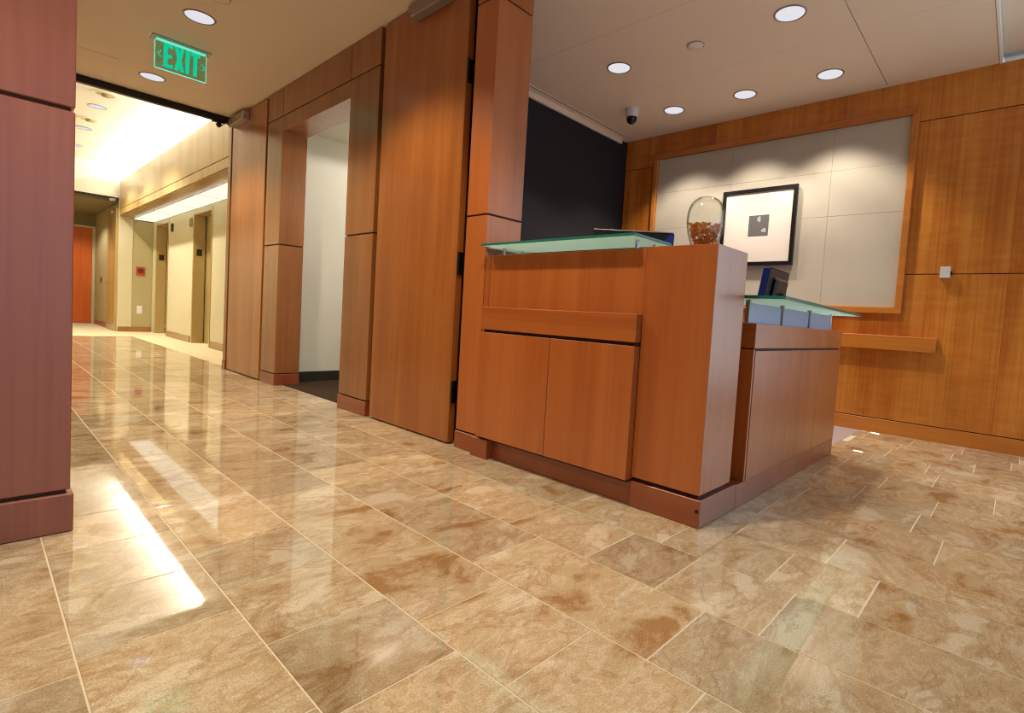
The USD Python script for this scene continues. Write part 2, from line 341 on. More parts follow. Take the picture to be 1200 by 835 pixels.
obj('edge_trim', bx(2.176, 5.068, 0.255, 0.27, zc - 0.004, zc + 0.075, 0.001), 'white_paint', ce)
obj('upper_slab', bx(2.176, 5.40, -2.8, 0.254, zc + 0.07, zc + 0.12, 0), 'reception_paint', ce)
obj('border_strip', bx(2.176, 5.068, 3.43, 3.5, zc, zc + 0.03, 0.001), 'reception_paint', ce)
ce = struct('ceiling', 'white coved ceiling of the elevator lobby')
obj('slab', bx(-0.4, 2.7, 6.52, 13.05, 3.2, 3.3, 0), 'white_paint', ce)
ce = struct('ceiling', 'low dim ceiling of the far corridor')
obj('slab', bx(-0.4, 2.1, 13.17, 16.1, 2.5, 2.56, 0), 'dim_paint', ce)
ce = struct('ceiling', 'plain ceiling of the side passage')
obj('slab', bx(2.14, 4.5, 3.78, 5.3, 2.42, 2.5, 0), 'passage_paint', ce)

# ================================================================== CORRIDOR WALL (x = X0)
w = struct('wall_corridor', 'warm brown wood panelled corridor wall with framed passage opening')
XB = 2.13
obj('core', [bx(1.995, 2.168, 2.385, 3.395, 0, 2.83, 0), bx(1.99, XB, 5.415, 6.50, 0, 2.83, 0), bx(1.95, 2.172, 3.39, 5.42, 2.46, 2.83, 0), bx(2.135, 2.172, 3.39, 3.77, 0, 2.83, 0)], 'reveal', w)
def jamb(y0, y1):
    obj('panel', bx(X0, XB, y0, y1, 0.112, 1.296), 'hall_wood', w)
    obj('panel', bx(X0, XB, y0, y1, 1.306, 2.446), 'hall_wood', w)
    obj('core', bx(X0 + 0.01, XB - 0.002, y0 + 0.01, y1 - 0.01, 0, 2.46, 0), 'reveal', w)
    obj('plinth', bx(X0 - 0.006, XB, y0 - 0.006, y1 + (0.006 if y1 < 4 else 0), 0, 0.103), 'plinth_wood', w)
jamb(3.405, 3.812); jamb(5.062, 5.41)
obj('lintel_panel', bx(X0, XB, 3.815, 5.059, 2.318, 2.446), 'hall_wood', w)
for a, b in ((3.405, 3.814), (3.82, 5.056), (5.062, 5.41)):
    obj('transom_panel', bx(X0, 1.948, a, b, 2.456, 2.708), 'hall_wood', w)
obj('end_post', bx(1.90, 1.985, 6.425, 6.51, 0.10, 2.645), 'hall_wood', w)
obj('post_plinth', bx(1.895, 1.985, 6.42, 6.515, 0, 0.098), 'plinth_wood', w)

def door_leaf(name, label, y0, y1, hinge_right, cy0, cy1):
    d = struct(name, label)
    lf = obj('leaf', bx(X0, 1.955, y0, y1, 0.008, 2.695, 0.003), 'leaf_wood', d)
    hy = y0 - 0.012 if hinge_right else y1
    for z in (2.16, 1.065, 0.31):
        obj('hinge', [bx(1.922, 1.952, hy, hy + 0.012, z - 0.065, z + 0.065, 0.001), cyl(1.915, hy, z, 0.008, 0.13, 10)], 'hinge_black', d)
    cl = obj('closer', bx(1.842, X0 - 0.0005, cy0, cy1, 2.588, 2.668, 0.006), 'grey_metal', d)
    obj('closer_cap', bx(1.840, X0 - 0.001, cy0 - 0.012, cy0 + 0.004, 2.586, 2.670, 0.004), 'steel', cl)
    obj('arm_bracket', [bx(1.872, X0 - 0.0005, cy1 + 0.03, cy1 + 0.07, 2.66, 2.695, 0.003)], 'grey_metal', cl)
    return d
door_leaf('door_1', 'tall plain wood door leaf folded back beside the reception desk column', 2.45, 3.35, True, 2.60, 2.96)
door_leaf('door_2', 'tall plain wood door leaf folded back next to the elevator lobby', 5.455, 6.405, False, 5.93, 6.36)

# column that carries the desk end
w = struct('column', 'square wood clad column between the open door leaf and the reception desk')
cx0, cx1, cy0, cy1 = X0, 2.172, 2.20, 2.376
for a, b in ((0.107, 1.322), (1.332, 2.486), (2.496, 2.832)):
    obj('panel', bx(cx0, cx1, cy0, cy1, a, b), 'desk_wood', w)
obj('core', bx(cx0 + 0.008, cx1 - 0.008, cy0 + 0.008, cy1 - 0.003, 0, 2.83, 0), 'reveal', w)
obj('plinth', bx(cx0 - 0.004, cx1, cy0 + 0.0, cy1 + 0.004, 0, 0.098), 'plinth_wood', w)

# header track and bracket over the lobby entrance
w = struct('trim_1', 'black header track across the entrance of the elevator lobby')
obj('track', bx(-0.4, 1.90, 6.445, 6.50, 2.648, 2.709, 0.002), 'black_metal', w)
obj('stop_bracket', [bx(1.72, 1.84, 6.435, 6.475, 2.63, 2.648, 0.002), bx(1.765, 1.80, 6.43, 6.47, 2.585, 2.632, 0.004), bx(1.75, 1.815, 6.425, 6.45, 2.60, 2.612, 0.002)], 'black_metal', w)
obj('bulkhead', bx(-0.4, 2.2, 6.502, 6.52, 2.66, 3.25, 0), 'white_paint', w)

# ================================================================== LEFT PILLAR and walls on the left
w = struct('pillar', 'large reddish wood pillar at the near edge of the corridor')
for a, b in ((0.137, 1.325), (1.337, 2.70)):
    obj('panel', bx(-1.2, 0.222, 2.215, 2.62, a, b, 0.003), 'pillar_wood', w)
obj('core', bx(-1.19, 0.212, 2.225, 2.61, 0, 2.70, 0), 'reveal', w)
obj('plinth', bx(-1.21, 0.230, 2.207, 2.63, 0, 0.125, 0.004), 'pillar_wood', w)
w = struct('wall_left', 'wood panelled left wall of the corridor')
for a, b in ((2.64, 3.9), (3.91, 5.17), (5.18, 6.43)):
    for z0, z1 in ((0.107, 1.322), (1.332, 2.70)):
        obj('panel', bx(-0.10, -0.05, a, b, z0, z1), 'hall_wood', w)
obj('plinth', bx(-0.10, -0.045, 2.635, 6.43, 0, 0.098), 'plinth_wood', w)
obj('core', bx(-0.16, -0.101, 2.635, 6.52, 0, 2.70, 0), 'reveal', w)

# ================================================================== RECEPTION BACK WALL (x = 5.07)
XW = 5.07
w = struct('wall_back', 'glowing orange figured wood panelled wall behind reception')
zz = [0.118, 1.305, 2.508, 2.84]
yy = [-0.26, 0.10, 1.30, 2.42, 3.49]
for i in range(3):
    for j in range(4):
        a, b = yy[j] + (0.0004), yy[j + 1] - (0.0004)
        obj('panel', bx(XW, XW + 0.03, a, b, zz[i] + (0.0035 if i else 0.004), zz[i + 1] - 0.0035, 0.0005), 'back_wood', w)
obj('core', bx(XW + 0.008, XW + 0.12, -0.259, 3.60, 0, 2.84, 0), 'reveal', w)
obj('plinth', bx(XW - 0.006, XW + 0.05, -0.26, 3.49, 0, 0.115), 'frame_wood', w)
w = struct('wall_dark', 'dark charcoal fabric wall at the end of the reception area')
obj('panel', bx(2.176, XW - 0.002, 3.50, 3.56, 0, 2.83, 0), 'dark_wall', w)
df = thing('air_diffuser', 'long linear air slot where the reception ceiling meets the dark wall', 'air vent', (3.6, 3.41, 2.835))
obj('slot_end', bx(4.942, 5.068, 3.386, 3.43, 2.835, 2.86, 0), 'reception_paint', '/World/ceiling_001')  # added fill that closes the sky leak at the slot end
obj('slot_back', bx(2.18, 5.068, 3.386, 3.499, 2.866, 2.88, 0), 'reception_paint', '/World/ceiling_001')  # added over the slot to stop sky light leaking in
obj('slot', bx(2.18, 4.93, 3.398, 3.415, 2.835, 2.86, 0), 'black_metal', df)
obj('flange', [bx(2.18, 4.94, 3.387, 3.398, 2.829, 2.85, 0.001), bx(2.18, 4.94, 3.415, 3.428, 2.829, 2.85, 0.001)], 'reception_paint', df)
obj('drop_trim', bx(2.18, 4.94, 3.470, 3.498, 2.782, 2.834, 0.002), 'reception_paint', df)

# framed wall board
by0, by1, bz0, bz1 = 0.722, 3.09, 0.985, 2.612
fb = thing('wall_board', 'large cream panelled wall board in an orange wood frame', 'wall board', (XW, 1.9, 0.985))
fw, bxf = 0.05, XW - 0.055
obj('frame_rail', bx(bxf, XW - 0.0005, by0, by1, bz1 - fw, bz1, 0.003), 'frame_wood', fb)
obj('frame_rail', bx(bxf, XW - 0.0005, by0, by1, bz0, bz0 + fw, 0.003), 'frame_wood', fb)
obj('frame_stile', bx(bxf, XW - 0.0005, by0, by0 + fw - 0.004, bz0 + fw, bz1 - fw, 0.003), 'frame_wood', fb)
obj('frame_stile', bx(bxf, XW - 0.0005, by1 - fw + 0.004, by1, bz0 + fw, bz1 - fw, 0.003), 'frame_wood', fb)
ysb = [by0 + fw - 0.002, 1.325, 2.22, by1 - fw + 0.002]; zsb = [bz0 + fw + 0.002, 1.81, 2.198, bz1 - fw - 0.002]
for i in range(3):
    for j in range(3):
        dx = NPR.uniform(0, 0.0012)
        obj('panel', bx(XW - 0.024 - dx, XW - 0.005, ysb[j] + 0.0006, ysb[j + 1] - 0.0006, zsb[i] + 0.0006, zsb[i + 1] - 0.0006, 0.001), 'board_cream', fb)
obj('backing', bx(XW - 0.0048, XW - 0.001, by0 + 0.02, by1 - 0.02, bz0 + 0.02, bz1 - 0.02, 0), 'board_cream', fb)

# framed picture hanging on the board
px1 = XW - 0.026
PS = 0.985
pf = thing('framed_picture', 'black framed print with wide white mat hanging on the cream board', 'picture', (px1, 1.90, 1.37))
py0, py1, pz0, pz1 = 1.575, 2.268, 1.395, 2.118
pxf = px1 - 0.045
t = 0.034
obj('frame', [bx(pxf, px1 - 0.012, py0, py1, pz1 - t, pz1, 0.002), bx(pxf, px1 - 0.012, py0, py1, pz0, pz0 + t, 0.002), bx(pxf, px1 - 0.012, py0, py0 + t, pz0 + t, pz1 - t, 0.002), bx(pxf, px1 - 0.012, py1 - t, py1, pz0 + t, pz1 - t, 0.002)], 'black_frame', pf)
mt = obj('mat', bx(pxf + 0.012, px1 - 0.016, py0 + t - 0.002, py1 - t + 0.002, pz0 + t - 0.002, pz1 - t + 0.002, 0), 'mat_board', pf)
pr = obj('print', bx(pxf + 0.0105, pxf + 0.0125, 1.812, 1.998, 1.672, 1.866, 0), 'screen_print', pf)
bl = []
for (yc, z0c, ry, rz) in ((1.902, 1.828, 0.016, 0.026), (1.852, 1.722, 0.022, 0.019)):
    a = np.linspace(0, 2 * math.pi, 22)[:-1]; rr = 1 + 0.18 * np.sin(3 * a + yc * 9)
    m = prism(list(zip(ry * rr * np.cos(a), rz * rr * np.sin(a))), 0, 0.001)
    T = np.array([[0, 0, -1, pxf + 0.0102], [-1, 0, 0, yc], [0, 1, 0, z0c], [0, 0, 0, 1.0]]); m.apply_transform(T); bl.append(m)
for m in bl: obj('pale_shape', m, 'screen_light', pr)
for yh in (1.70, 2.10): obj('hanger', bx(px1 - 0.0115, px1 - 0.0005, yh, yh + 0.04, 2.06, 2.08, 0.001), 'black_metal', pf)

sw = thing('wall_sensor', 'small white square wall sensor on the joint of the orange wood wall', 'sensor', (XW, 0.462, 1.27))
obj('housing', bx(XW - 0.045, XW - 0.0005, 0.432, 0.496, 1.272, 1.357, 0.004), 'white_plastic', sw)
obj('side_clip', bx(XW - 0.03, XW - 0.001, 0.424, 0.432, 1.296, 1.322, 0.001), 'black_plastic', sw)
sh = thing('wall_shelf', 'long boxed wood wall ledge below the cream board', 'shelf', (XW, 1.5, 0.69))
obj('ledge', bx(XW - 0.30 + 0.19, XW - 0.0005, 0.47, 3.2, 0.693, 0.806, 0.003), 'frame_wood', sh)

# ================================================================== RECEPTION DESK
dk = thing('reception_desk', 'tall L shaped wood reception desk with green glass counter shelves', 'desk', (2.6, 1.3, 0))
P = 0.045
# end block
obj('end_block', bx(1.903, 2.192, 0.866, 1.1765, 0.128, 1.10, 0.002), 'desk_wood', dk)
obj('reveal_core', bx(1.925, 2.18, 0.88, 2.17, 0.06, 1.09, 0), 'reveal', dk)
obj('upper_panel', bx(1.912, 2.16, 1.181, 2.196, 0.70, 1.099, 0.0015), 'desk_wood', dk)
# cabinets of the front
FX = X0 - P
yl, yr = 2.150, 1.178
K = (FX / X0)
obj('drawer_front', bx(FX, 1.91, yr, yl, 0.700, 0.8185, 0.002), 'desk_wood_across', dk)
obj('cabinet_body', bx(FX + 0.02, 1.92, yr + 0.004, yl - 0.004, 0.105, 0.81, 0), 'reveal', dk)
ym = 1.650
obj('cabinet_door', bx(FX, FX + 0.022, yr, ym - 0.0015, 0.118, 0.684, 0.0015), 'desk_wood', dk)
obj('cabinet_door', bx(FX, FX + 0.022, ym + 0.0015, yl, 0.118, 0.684, 0.0015), 'desk_wood', dk)
obj('cabinet_side', bx(FX + 0.0225, 1.921, yr, yr + 0.003, 0.118, 0.684, 0.0005), 'desk_wood', dk)
obj('side_stile', bx(1.909, 1.93, yl + 0.004, 2.1955, 0.107, 1.099, 0.001), 'desk_wood', dk)
# plinths
obj('plinth', bx(1.9045, 2.25, 0.8595, 1.181, 0, 0.110, 0.003), 'plinth_wood', dk)
obj('plinth', bx(2.251, 3.835, 0.8595, 0.94, 0, 0.104, 0.002), 'plinth_wood', dk)
obj('toe_kick', bx(1.918, 1.95, 1.183, 2.065, 0, 0.1175, 0.001), 'plinth_wood', dk)
obj('plinth', bx(1.872, 1.95, 2.0655, 2.196, 0, 0.104, 0.002), 'plinth_wood', dk)
obj('plinth_bolt', cyl(1.9035, 0.872, 0.066, 0.007, 0.004, 12, 'x'), 'black_metal', dk)
# return counter
obj('return_band', bx(2.335, 3.842, 0.8595, 1.02, 0.701, 0.812, 0.002), 'desk_wood_across', dk)
obj('return_core', bx(2.352, 3.826, 0.872, 1.02, 0.06, 0.80, 0), 'reveal', dk)
obj('return_end_panel', bx(2.335, 2.351, 0.8625, 1.02, 0.105, 0.6955, 0.001), 'desk_wood', dk)
dx = [2.3515, 2.845, 3.356, 3.842]
for i in range(3):
    obj('return_door', bx(dx[i] + 0.001, dx[i + 1] - 0.001, 0.8595, 0.8715, 0.105, 0.690, 0.001), 'desk_wood', dk)
obj('return_core', bx(2.193, 2.334, 0.955, 1.02, 0.0, 0.80, 0), 'desk_wood', dk)
# inner work top and panels on the staff side
obj('worktop', prism([(2.165, 1.19), (2.165, 2.19), (2.72, 2.19), (2.72, 1.75), (3.84, 1.75), (3.84, 1.025), (2.20, 1.025), (2.20, 1.19)], 0.715, 0.745), 'desk_wood_across', dk)
obj('support_panel', bx(3.80, 3.838, 1.025, 1.70, 0.0, 0.714, 0.002), 'desk_wood', dk)
obj('support_panel', bx(2.30, 2.70, 2.15, 2.188, 0.0, 0.714, 0.002), 'desk_wood', dk)
# glass counter shelves
def glass_shelf(poly, z0, z1, posts, zp, label):
    s = obj('glass_shelf', prism(sg.Polygon(poly).buffer(-0.004, join_style=2), z0, z1), 'frosted_glass', dk, smooth=False, label=label)
    edge = sg.Polygon(poly).difference(sg.Polygon(poly).buffer(-0.0038, join_style=2))
    obj('glass_edge', prism(edge, z0 - 0.0002, z1 + 0.0002), 'glass_edge', s, smooth=False)
    for (x, y) in posts:
        obj('standoff', [cyl(x, y, (zp + z0) / 2, 0.009, z0 - zp, 14), cyl(x, y, zp + 0.003, 0.016, 0.006, 16)], 'steel', s)
    return s
glass_shelf([(1.845, 1.205), (1.845, 2.165), (1.906, 2.165), (1.906, 2.192), (2.155, 2.192), (2.155, 1.205)], 1.142, 1.153, [(1.955, 2.10), (1.955, 1.26), (2.10, 2.10), (2.10, 1.26)], 1.0995, 'frosted green glass shelf on the high counter')
gs = glass_shelf([(2.205, 0.706), (3.935, 0.778), (3.935, 1.10), (2.205, 1.10)], 0.914, 0.927, [(2.30, 0.98), (2.752, 0.98), (3.215, 0.98), (3.66, 0.98)], 0.8125, 'frosted green glass shelf on the low counter')
for a, b in ((2.318, 2.745), (2.762, 3.205), (3.222, 3.66)):
    obj('screen_panel', bx(a, b, 0.893, 0.900, 0.8125, 0.902, 0.001), 'frosted_screen', gs, label='blue grey frosted screen under the low glass shelf')
for xx in (2.310, 2.7535, 3.2135):
    obj('screen_post', bx(xx - 0.008, xx + 0.008, 0.884, 0.903, 0.8125, 0.9138, 0.002), 'grey_metal', gs)
obj('screen_post', bx(3.660, 3.672, 0.886, 0.903, 0.8125, 0.9138, 0.002), 'white_plastic', gs)

# vase with potpourri
vx, vy, vz = 2.045, 0.995, 1.1006
va = thing('glass_vase', 'clear egg shaped glass vase standing on the tall desk block', 'vase', (vx, vy, vz))
outer = [(0.0, 0.0), (0.034, 0.0), (0.046, 0.006), (0.060, 0.035), (0.0715, 0.078), (0.0755, 0.115), (0.0735, 0.148), (0.066, 0.176), (0.053, 0.197), (0.036, 0.209), (0.028, 0.212)]
inner = [(0.026, 0.2105), (0.035, 0.2065), (0.0515, 0.194), (0.0635, 0.174), (0.0708, 0.147), (0.0727, 0.115), (0.0687, 0.079), (0.0572, 0.037), (0.043, 0.012), (0.030, 0.009), (0.0, 0.009)]
def smooth_profile(p, n):
    from scipy.interpolate import PchipInterpolator
    p = np.array(p); s = np.r_[0, np.cumsum(np.linalg.norm(np.diff(p, axis=0), axis=1))]
    u = np.linspace(0, s[-1], n); return np.column_stack([PchipInterpolator(s, p[:, 0])(u), PchipInterpolator(s, p[:, 1])(u)])
prof = np.vstack([smooth_profile(outer, 40), smooth_profile(inner, 40)])
prof[:, 0] = np.maximum(prof[:, 0], 0)
obj('bowl', lathe(prof, vx, vy, vz, 64), 'vase_glass', va, smooth=True)
chips = []
ip = smooth_profile(inner, 200)[::-1]
for i in range(330):
    z = 0.017 + 0.088 * NPR.random() ** 0.9
    rmax = np.interp(z, ip[:, 1], ip[:, 0]) - 0.012
    r, a = rmax * math.sqrt(NPR.random()) if NPR.random() < 0.4 else rmax * NPR.uniform(0.86, 1.0), NPR.uniform(0, 6.283)
    s = NPR.uniform(0.006, 0.0115)
    u, v = np.meshgrid(np.linspace(-1, 1, 4), np.linspace(-1, 1, 4))
    px_, py_ = u * (1 - 0.35 * v * v), v * (1 - 0.3 * u * u)
    cu = NPR.uniform(-0.6, 0.6, 3)
    pts = np.column_stack([px_.ravel(), py_.ravel(), (cu[0] * u * u + cu[1] * v * v + cu[2] * u * v).ravel()]) * s * [1.0, 0.75, 1]
    q = NPR.normal(size=4); q /= np.linalg.norm(q)
    R = trimesh.transformations.quaternion_matrix(q)[:3, :3]
    pts = pts @ R.T + [vx + r * math.cos(a), vy + r * math.sin(a), vz + z]
    f = []
    for k in range(3):
        for j in range(3):
            o = k * 4 + j; f += [(o, o + 1, o + 5), (o, o + 5, o + 4)]
    d = np.hypot(pts[:, 0] - vx, pts[:, 1] - vy); lim = np.interp(pts[:, 2] - vz, ip[:, 1], ip[:, 0]) - 0.002
    k = np.minimum(1, lim / np.maximum(d, 1e-6)); pts[:, 0] = vx + (pts[:, 0] - vx) * k; pts[:, 1] = vy + (pts[:, 1] - vy) * k
    pts[:, 2] = np.maximum(pts[:, 2], vz + 0.0112)
    chips.append(trimesh.Trimesh(pts, f, process=False))
obj('potpourri', chips, 'petals', None, smooth=True, label='amber potpourri petals filling the lower half of the glass vase', cat='potpourri', kind='stuff')

# monitors: built facing +X locally about the origin, then turned
def monitor(name, label, x, y, z0, rotz, w, h, zb, tilt, film=-1, th=0.045):
    t = thing(name, label, 'computer monitor', (x, y, z0), rotz=rotz)
    def L(m, tl=True):
        m = m.copy()
        if tl:
            m.apply_transform(trimesh.transformations.rotation_matrix(math.radians(-tilt), [0, 1, 0], [0, 0, zb + h / 2]))
        m.apply_translation([x, y, z0]); return m
    obj('back_shell', [L(bx(-th, 0.0, -w / 2, w / 2, zb, zb + h, 0.006)), L(bx(-th - 0.03, -th + 0.002, -w * 0.30, w * 0.30, zb + 0.04, zb + h * 0.80, 0.015))], 'black_plastic', t)
    obj('screen', L(bx(0.0002, 0.004, -w / 2 + 0.012, w / 2 - 0.012, zb + 0.014, zb + h - 0.012, 0.001)), 'blue_film', t, label='blue filmed screen')
    obj('side_film', L(bx(-th + 0.008, -0.004, *sorted((film * (w / 2 + 0.0015), film * (w / 2 + 0.0003))), zb + 0.006, zb + h - 0.006, 0)), 'blue_film', t, label='blue protective film on the side')
    obj('top_trim', L(bx(-th - 0.0005, 0.0, -w / 2 + 0.003, w / 2 - 0.003, zb + h + 0.0003, zb + h + 0.004, 0)), 'grey_metal', t)
    if film < 0:
        wedge = prism([(-w / 2 + 0.002, zb + h - 0.15), (-w / 2 + 0.11, zb + h - 0.15), (-w / 2 + 0.10, zb + h - 0.10), (-w / 2 + 0.02, zb + h - 0.006), (-w / 2 + 0.002, zb + h - 0.004)], 0, 0.001)
        T = np.array([[0, 0, -1, -th - 0.0003], [1, 0, 0, 0], [0, 1, 0, 0], [0, 0, 0, 1.0]]); wedge.apply_transform(T)
        if np.linalg.det(T[:3, :3]) < 0: wedge.invert()
        obj('corner_film', L(wedge), 'blue_film', t, label='blue protective film over the back corner')
    obj('stand_neck', L(bx(-th - 0.055, -th - 0.031, -0.03, 0.03, 0.012, zb + 0.12, 0.004), False), 'black_plastic', t)
    obj('stand_base', L(bx(-0.12, 0.08, -0.12, 0.12, 0.0005, 0.013, 0.005), False), 'black_plastic', t)
monitor('computer_monitor', 'black monitor with blue film behind the high glass shelf', 2.52, 1.66, 0.745, 38, 0.44, 0.30, 0.25, 12, -1, 0.06)
monitor('computer_monitor', 'small black monitor seen edge on above the low glass shelf', 3.62, 1.27, 0.745, 92, 0.40, 0.28, 0.17, 8, 1, 0.05)

# ================================================================== CEILING FIXTURES
def downlight(name, x, y, z, label, r, glowmat, group=None):
    t = thing(name, label, 'ceiling light', (x, y, z))
    obj('trim_ring', lathe([(r * 0.83, -0.004), (r, -0.004), (r * 1.02, -0.0005), (r * 0.83, -0.0005), (r * 0.83, -0.004)], x, y, z, 40), 'trim_white', t)
    cone = lathe([(r * 0.83, -0.003), (r * 0.80, 0.0), (r * 0.55, 0.06)], x, y, z, 40)
    obj('reflector', cone, 'reflector', t)
    obj('lamp', cyl(x, y, z + 0.055, r * 0.56, 0.004, 32), glowmat, t)
    return t
# holes in ceilings are not cut: each can stands just under the ceiling face in a shallow lens
def flush_light(name, x, y, z, label, r, glowmat):
    t = thing(name, label, 'ceiling light', (x, y, z))
    obj('trim_ring', lathe([(r * 0.89, -0.002), (r * 0.92, -0.006), (r, -0.004), (r * 1.02, -0.0003), (r * 0.89, -0.0003), (r * 0.89, -0.002)], x, y, z, 44), 'grey_metal', t, smooth=20)
    obj('lens', lathe([(0.0, -0.0045), (r * 0.4, -0.0042), (r * 0.88, -0.0025), (r * 0.88, -0.0003), (0, -0.0003)], x, y, z, 44), glowmat, t, smooth=20)
    return t
RL = [(3.567, 1.264, 'recessed ceiling light above the end block of the reception desk, nearest the viewer'),
      (3.545, 2.573, 'recessed ceiling light above the high counter, nearest the column'),
      (4.569, 1.947, 'middle one of the three recessed lights washing the cream board'),
      (4.540, 2.618, 'recessed board light nearest the dark wall and dome camera'),
      (4.579, 1.274, 'recessed board light farthest from the dark wall')]
first = None
for (x, y, lb) in RL:
    if first is None: first = flush_light('downlight', x, y, zc, lb, 0.098, 'lamp_glow')
    else: dup(first, 'downlight', (x, y, zc), lb)
    lamp_light(x, y, zc - 0.075, LIGHTS['reception'], (1.0, 0.90, 0.76), 52, 0.5)
for (x, y, lb) in ((1.073, 4.372, 'round ceiling light on this side of the exit sign'), (1.10, 5.906, 'round ceiling light beyond the exit sign near the lobby header')):
    dup(first, 'downlight', (x, y, 2.71), lb)
    lamp_light(x, y, 2.71 - 0.075, LIGHTS['hall'], WARM, 60, 0.5)
# unseen hall lights: the row carried on, plus one added for the floor
def ceiling_fixture(x, y, z, r, ceil):
    obj('light_ring', ring(x, y, z - 0.006, r * 0.89, r, 0.0057), 'grey_metal', ceil)
    obj('light_lens', cyl(x, y, z - 0.002, r * 0.88, 0.0034, 36), 'lamp_glow', ceil)
for (x, y) in ((1.05, 2.85), (1.05, 1.33), (-0.7, 1.33)):
    ceiling_fixture(x, y, 2.71, 0.098, '/World/ceiling')
    lamp_light(x, y, 2.71 - 0.075, LIGHTS['hall'], WARM, 60, 0.5)
# lobby fixtures
lobby = [(1.129, 8.59, 'recessed gimbal light in the lobby ceiling, nearest the header', 'lamp_dim', 0.13), (1.14, 9.25, 'bright lobby ceiling light, second from the header', 'lamp_glow', 0.10), (1.148, 10.05, 'pale ring fixture, third along the lobby ceiling', 'lamp_dim', 0.13), (1.16, 10.65, 'bright lobby ceiling light, fourth from the header', 'lamp_glow', 0.10), (1.20, 12.03, 'last lobby ceiling light before the far bulkhead', 'lamp_glow', 0.10)]
for x, y, lb, gm, r in lobby:
    if gm == 'lamp_dim':
        t = thing('gimbal_light', lb, 'ceiling light', (x, y, 3.2))
        obj('trim_ring', ring(x, y, 3.193, r * 0.72, r, 0.0068), 'white_paint', t)
        obj('recess_plate', cyl(x, y, 3.1975, r * 0.71, 0.003, 32), 'cream_paint', t)
        obj('lamp_head', [cyl(x + 0.01, y, 3.185, 0.045, 0.022, 24), cyl(x + 0.01, y, 3.172, 0.03, 0.006, 20)], 'bronze', t)
    else:
        flush_light('downlight', x, y, 3.2, lb, r, gm)
        lamp_light(x, y, 3.12, LIGHTS['lobby'], NEUT, 60, 0.5)
sm = thing('smoke_detector', 'flat round cover plate on the reception ceiling between the lights', 'smoke detector', (3.577, 1.925, zc))
obj('cover', lathe([(0, -0.012), (0.045, -0.012), (0.056, -0.006), (0.058, -0.0004), (0, -0.0004)], 3.577, 1.925, zc, 36), 'trim_white', sm)
obj('rim', ring(3.577, 1.925, zc - 0.004, 0.0585, 0.064, 0.0036), 'grey_metal', sm)
dc = thing('dome_camera', 'small white ceiling security camera with black dome', 'security camera', (4.305, 2.936, zc))
obj('housing', lathe([(0, -0.0005), (0.062, -0.0005), (0.062, -0.03), (0.056, -0.075), (0.05, -0.078), (0, -0.078)], 4.305, 2.936, zc, 36), 'white_plastic', dc, smooth=35)
obj('dome', lathe([(0.05, -0.0785), (0.049, -0.10), (0.038, -0.125), (0.02, -0.138), (0, -0.142)], 4.305, 2.936, zc, 36), 'dome_black', dc, smooth=True)
sp = thing('sprinkler_cover', 'thin round sprinkler cover on the hall ceiling', 'sprinkler', (1.081, 3.98, 2.71))
obj('plate', cyl(1.081, 3.98, 2.7035, 0.06, 0.004, 36), 'ceiling_paint', sp)
obj('rim', ring(1.081, 3.98, 2.702, 0.0605, 0.067, 0.0075), 'grey_metal', sp)

# exit sign
ex = thing('exit_sign', 'green edge lit acrylic EXIT sign hanging from the hall ceiling', 'exit sign', (1.105, 4.975, 2.71))
yE = 4.975
obj('ceiling_plate', bx(0.915, 1.30, yE - 0.055, yE + 0.055, 2.7035, 2.7095, 0.002), 'grey_metal', ex)
obj('lamp_bar', bx(0.945, 1.268, yE - 0.012, yE + 0.012, 2.690, 2.7034, 0.002), 'exit_edge', ex)
pn = obj('panel', bx(0.940, 1.272, yE - 0.005, yE + 0.005, 2.488, 2.690, 0.001), 'exit_glass', ex)
for q in ((0.940, 1.272, 2.482, 2.4878), (0.936, 0.9398, 2.484, 2.690), (1.2722, 1.2752, 2.484, 2.690)): obj('panel_edge', bx(q[0], q[1], yE - 0.0055, yE + 0.0055, q[2], q[3], 0), 'exit_edge', pn)
def letter(polys):
    g = sg.Polygon(polys[0])
    for p in polys[1:]: g = g.union(sg.Polygon(p))
    gs_ = getattr(g, 'geoms', [g])
    return trimesh.util.concatenate([upright(prism(q, 0, 0.002), yE - 0.0052) for q in gs_])
z0, z1 = 2.508, 2.682
hh = z1 - z0; st = 0.026
R = lambda x0, x1, a, b: [(x0, a), (x1, a), (x1, b), (x0, b)]
obj('letter_e', letter([R(0.992, 0.992 + st, z0, z1), R(0.992, 1.053, z0, z0 + 0.026), R(0.992, 1.053, z1 - 0.026, z1), R(0.992, 1.047, z0 + hh / 2 - 0.013, z0 + hh / 2 + 0.013)]), 'exit_green', ex)
obj('letter_x', letter([[(1.060, z0), (1.060 + st, z0), (1.126, z1), (1.126 - st, z1)], [(1.126 - st, z0), (1.126, z0), (1.060 + st, z1), (1.060, z1)]]), 'exit_green', ex)
obj('letter_i', letter([R(1.134, 1.160, z0, z1)]), 'exit_green', ex)
obj('letter_t', letter([R(1.186, 1.212, z0, z1), R(1.167, 1.232, z1 - 0.026, z1)]), 'exit_green', ex)
zm = z0 + hh / 2
obj('chevron', letter([[(0.982, zm + 0.026), (0.974, zm + 0.026), (0.951, zm), (0.974, zm - 0.026), (0.982, zm - 0.026), (0.962, zm)]]), 'exit_green', ex)
obj('chevron', letter([[(1.238, zm + 0.026), (1.246, zm + 0.026), (1.266, zm), (1.246, zm - 0.026), (1.238, zm - 0.026), (1.256, zm)]]), 'exit_green', ex)

